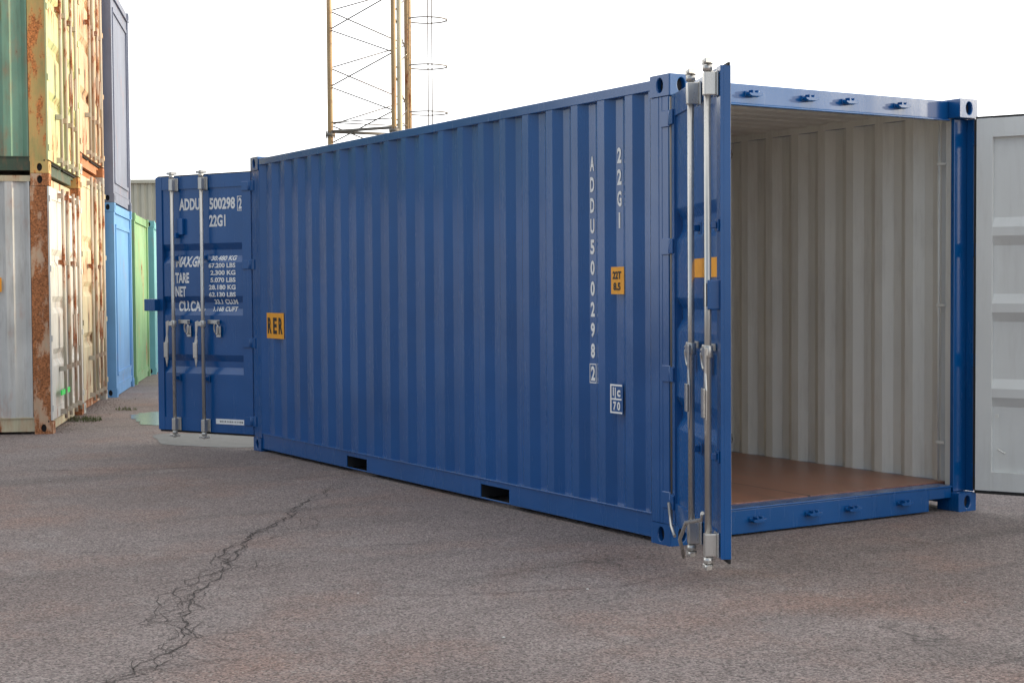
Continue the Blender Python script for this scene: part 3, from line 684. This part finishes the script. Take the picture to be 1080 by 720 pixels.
# ------------------------------------------------------------------ lattice mast
mast_p = place(-3.6, 29.6)
mast = thing('lattice_mast', 'tall tan steel lattice mast with a caged ladder rising behind the blue container', 'mast', mast_p, math.atan2(rt.y, rt.x))
mt_ = paint('ochre_mast_paint', (.47,.32,.17), .5, .18, .35, wave=.02); md_ = paint('dark_steel', (.16,.14,.12), .5, .2, .1, wave=.02)
LL = Vector((0,.7,0)); LF = Vector((1.33,-.05,0)); LB = Vector((1.49,1.45,0)); TOP = 15.0
for p, r_ in ((LL,.055),(LF,.05),(LB,.055)):
    mb = MB(); mb.tube([p, p+Vector((0,0,TOP))], r_, 12); mb.build('leg', mt_, mast)
mb = MB(); mb.tube([LF+Vector((.09,.35,0)), LF+Vector((.09,.35,TOP))], .055, 10); mb.build('conduit', paint('pale_conduit', (.75,.68,.50), .5, .1, 0), mast)
mb = MB(); nb = 13; ph = 1.13; z00 = .93
for (A, B_, ofs) in ((LL, LF, 0.0), (LL, LB, .37), (LF, LB, .2)):
    z = z00+ofs-ph
    while z < TOP-ph:
        a, b, c = A+Vector((0,0,max(z,0))), B_+Vector((0,0,max(0,z+ph/2))), A+Vector((0,0,z+ph))
        mb.tube([a,b], .013, 6); mb.tube([b,c], .013, 6); z += ph
for z in (.1, 4.56, 9.0, 13.5, 14.9):
    for A, B_ in ((LL,LF),(LL,LB),(LF,LB)):
        mb.tube([A+Vector((0,0,z)), B_+Vector((0,0,z))], .03, 8); mb.tube([A+Vector((0,0,z+.18)), B_+Vector((0,0,z+.18))], .012, 6)
mb.build('bracing', md_, mast)
for z in (4.5, 9.0):
    for p in (LL, LF, LB):
        mb = MB(); mb.tube([p+Vector((0,0,z-.03)), p+Vector((0,0,z+.03))], .10, 12)
        for k in range(6): q = p+Vector((.078*math.cos(k*PI/3), .078*math.sin(k*PI/3), 0)); mb.tube([q+Vector((0,0,z-.07)), q+Vector((0,0,z+.07))], .014, 6)
        mb.build('flange', md_, mast)
lc = LB+Vector((.42,.0,0)); lad = MB()
for sy in (-.2,.2): lad.tube([LB+Vector((.06,sy,.2)), LB+Vector((.06,sy,TOP))], .018, 8)
z = .4
while z < TOP: lad.tube([LB+Vector((.06,-.2,z)), LB+Vector((.06,.2,z))], .010, 6); z += .3
lad.build('ladder', mt_, mast)
cg = MB(); z = 2.5+.61
while z < TOP:
    cg.tube([lc+Vector((.42*math.cos(t_)-.02, .38*math.sin(t_), z)) for t_ in [-2.5+5.0*i/18 for i in range(19)]], .014, 6); z += .945
for t_ in (-1.45,0.0,1.35):
    q = lc+Vector((.42*math.cos(t_)-.02, .38*math.sin(t_), 0)); cg.tube([q+Vector((0,0,2.5)), q+Vector((0,0,TOP))], .012 if t_ else .006, 6)
cg.build('ladder_cage', md_, mast)

# ------------------------------------------------------------------ weeds, chips
def tuft(x, y, r_, h, n, label, cat='weeds', mat=None):
    mb = MB()
    for i in range(n):
        a = rnd.uniform(0,2*PI); q = r_*math.sqrt(rnd.random()); bx, by = x+q*math.cos(a)*1.6, y+q*math.sin(a)
        hh = h*rnd.uniform(.4,1.1); le = rnd.uniform(0,2*PI); lx, ly = math.cos(le)*hh*.5, math.sin(le)*hh*.5; wd = rnd.uniform(.004,.010)
        mb.add([(bx-wd,by,0),(bx+wd,by,0),(bx+lx*.5+wd*.7,by+ly*.5,hh*.65),(bx+lx,by+ly,hh),(bx+lx*.5-wd*.7,by+ly*.5,hh*.65)], [(0,1,2,4),(4,2,3)])
    o = mb.build('weeds', mat, recalc=False); tag(o, label, cat); o['kind'] = 'stuff'; return o
mw = plain('weed_green', (.10,.16,.04), .7); mdry = plain('dry_stalks', (.24,.13,.085), .8)
p = place(-4.72,16.6); tuft(p.x, p.y, .18, .055, 220, 'low green weeds growing beside the second stack doors', mat=mw)
p = place(-4.62,18.0); tuft(p.x, p.y, .12, .04, 70, 'small weed tuft beside the puddle edge', mat=mw)
p = place(-4.95,15.35)
mch = plain('stone_chip', (.55,.53,.50), .8)
def chip(x, y, s_):
    bm = bmesh.new(); bmesh.ops.create_icosphere(bm, subdivisions=1, radius=s_)
    for v in bm.verts: v.co *= rnd.uniform(.7,1.2); v.co.z = v.co.z*.5+s_*.4
    me = bpy.data.meshes.new('stone_chip'); bm.to_mesh(me); bm.free(); me.materials.append(mch)
    o = bpy.data.objects.new('stone_chip', me); sc.collection.objects.link(o); o.location = (x,y,0); o.rotation_euler.z = rnd.uniform(0,6)
    tag(o, 'small pale stone chip lying on the asphalt', 'stone', 'small pale stone chips scattered on the asphalt')
for x, y in ((1.35,-1.9),(.72,-1.05),(1.02,1.6),(-4.9,-2.1),(.2,-2.0),(1.9,.2)):
    chip(x, y, rnd.uniform(.006,.011))

# loose grit gathered along the container's foot and over the yard: nobody could count it
gm_ = MB()
def grit(x, y, q):
    a = rnd.uniform(0,6.28); vs = [(x+q*math.cos(a+k*1.57)*rnd.uniform(.6,1.2), y+q*math.sin(a+k*1.57)*rnd.uniform(.6,1.2), .001) for k in range(4)]+[(x,y,q*rnd.uniform(.6,1.1))]
    gm_.add(vs, [(0,1,4),(1,2,4),(2,3,4),(3,0,4)])
for i in range(900): grit(rnd.uniform(-6.1,.1), -abs(rnd.gauss(0,.09))+.04, rnd.uniform(.002,.006))
for i in range(500): grit(rnd.gauss(.0,.10)-.04, rnd.uniform(0,2.44), rnd.uniform(.002,.006))
for i in range(1600): grit(rnd.uniform(-7,4), rnd.uniform(-4.5,3), rnd.uniform(.002,.005))
for i in range(400): q = rnd.random(); grit(-8.6-4.6*q+rnd.gauss(0,.1)+.1, -1.09+2.1*q+rnd.gauss(0,.12)-.1, rnd.uniform(.006,.014))
go_ = gm_.build('grit', plain('grit_stone', (.20,.17,.15), .9), recalc=False); go_['kind'] = 'stuff'; go_['label'] = 'loose grit and crumbs scattered on the asphalt and along the container foot'; go_['category'] = 'grit'
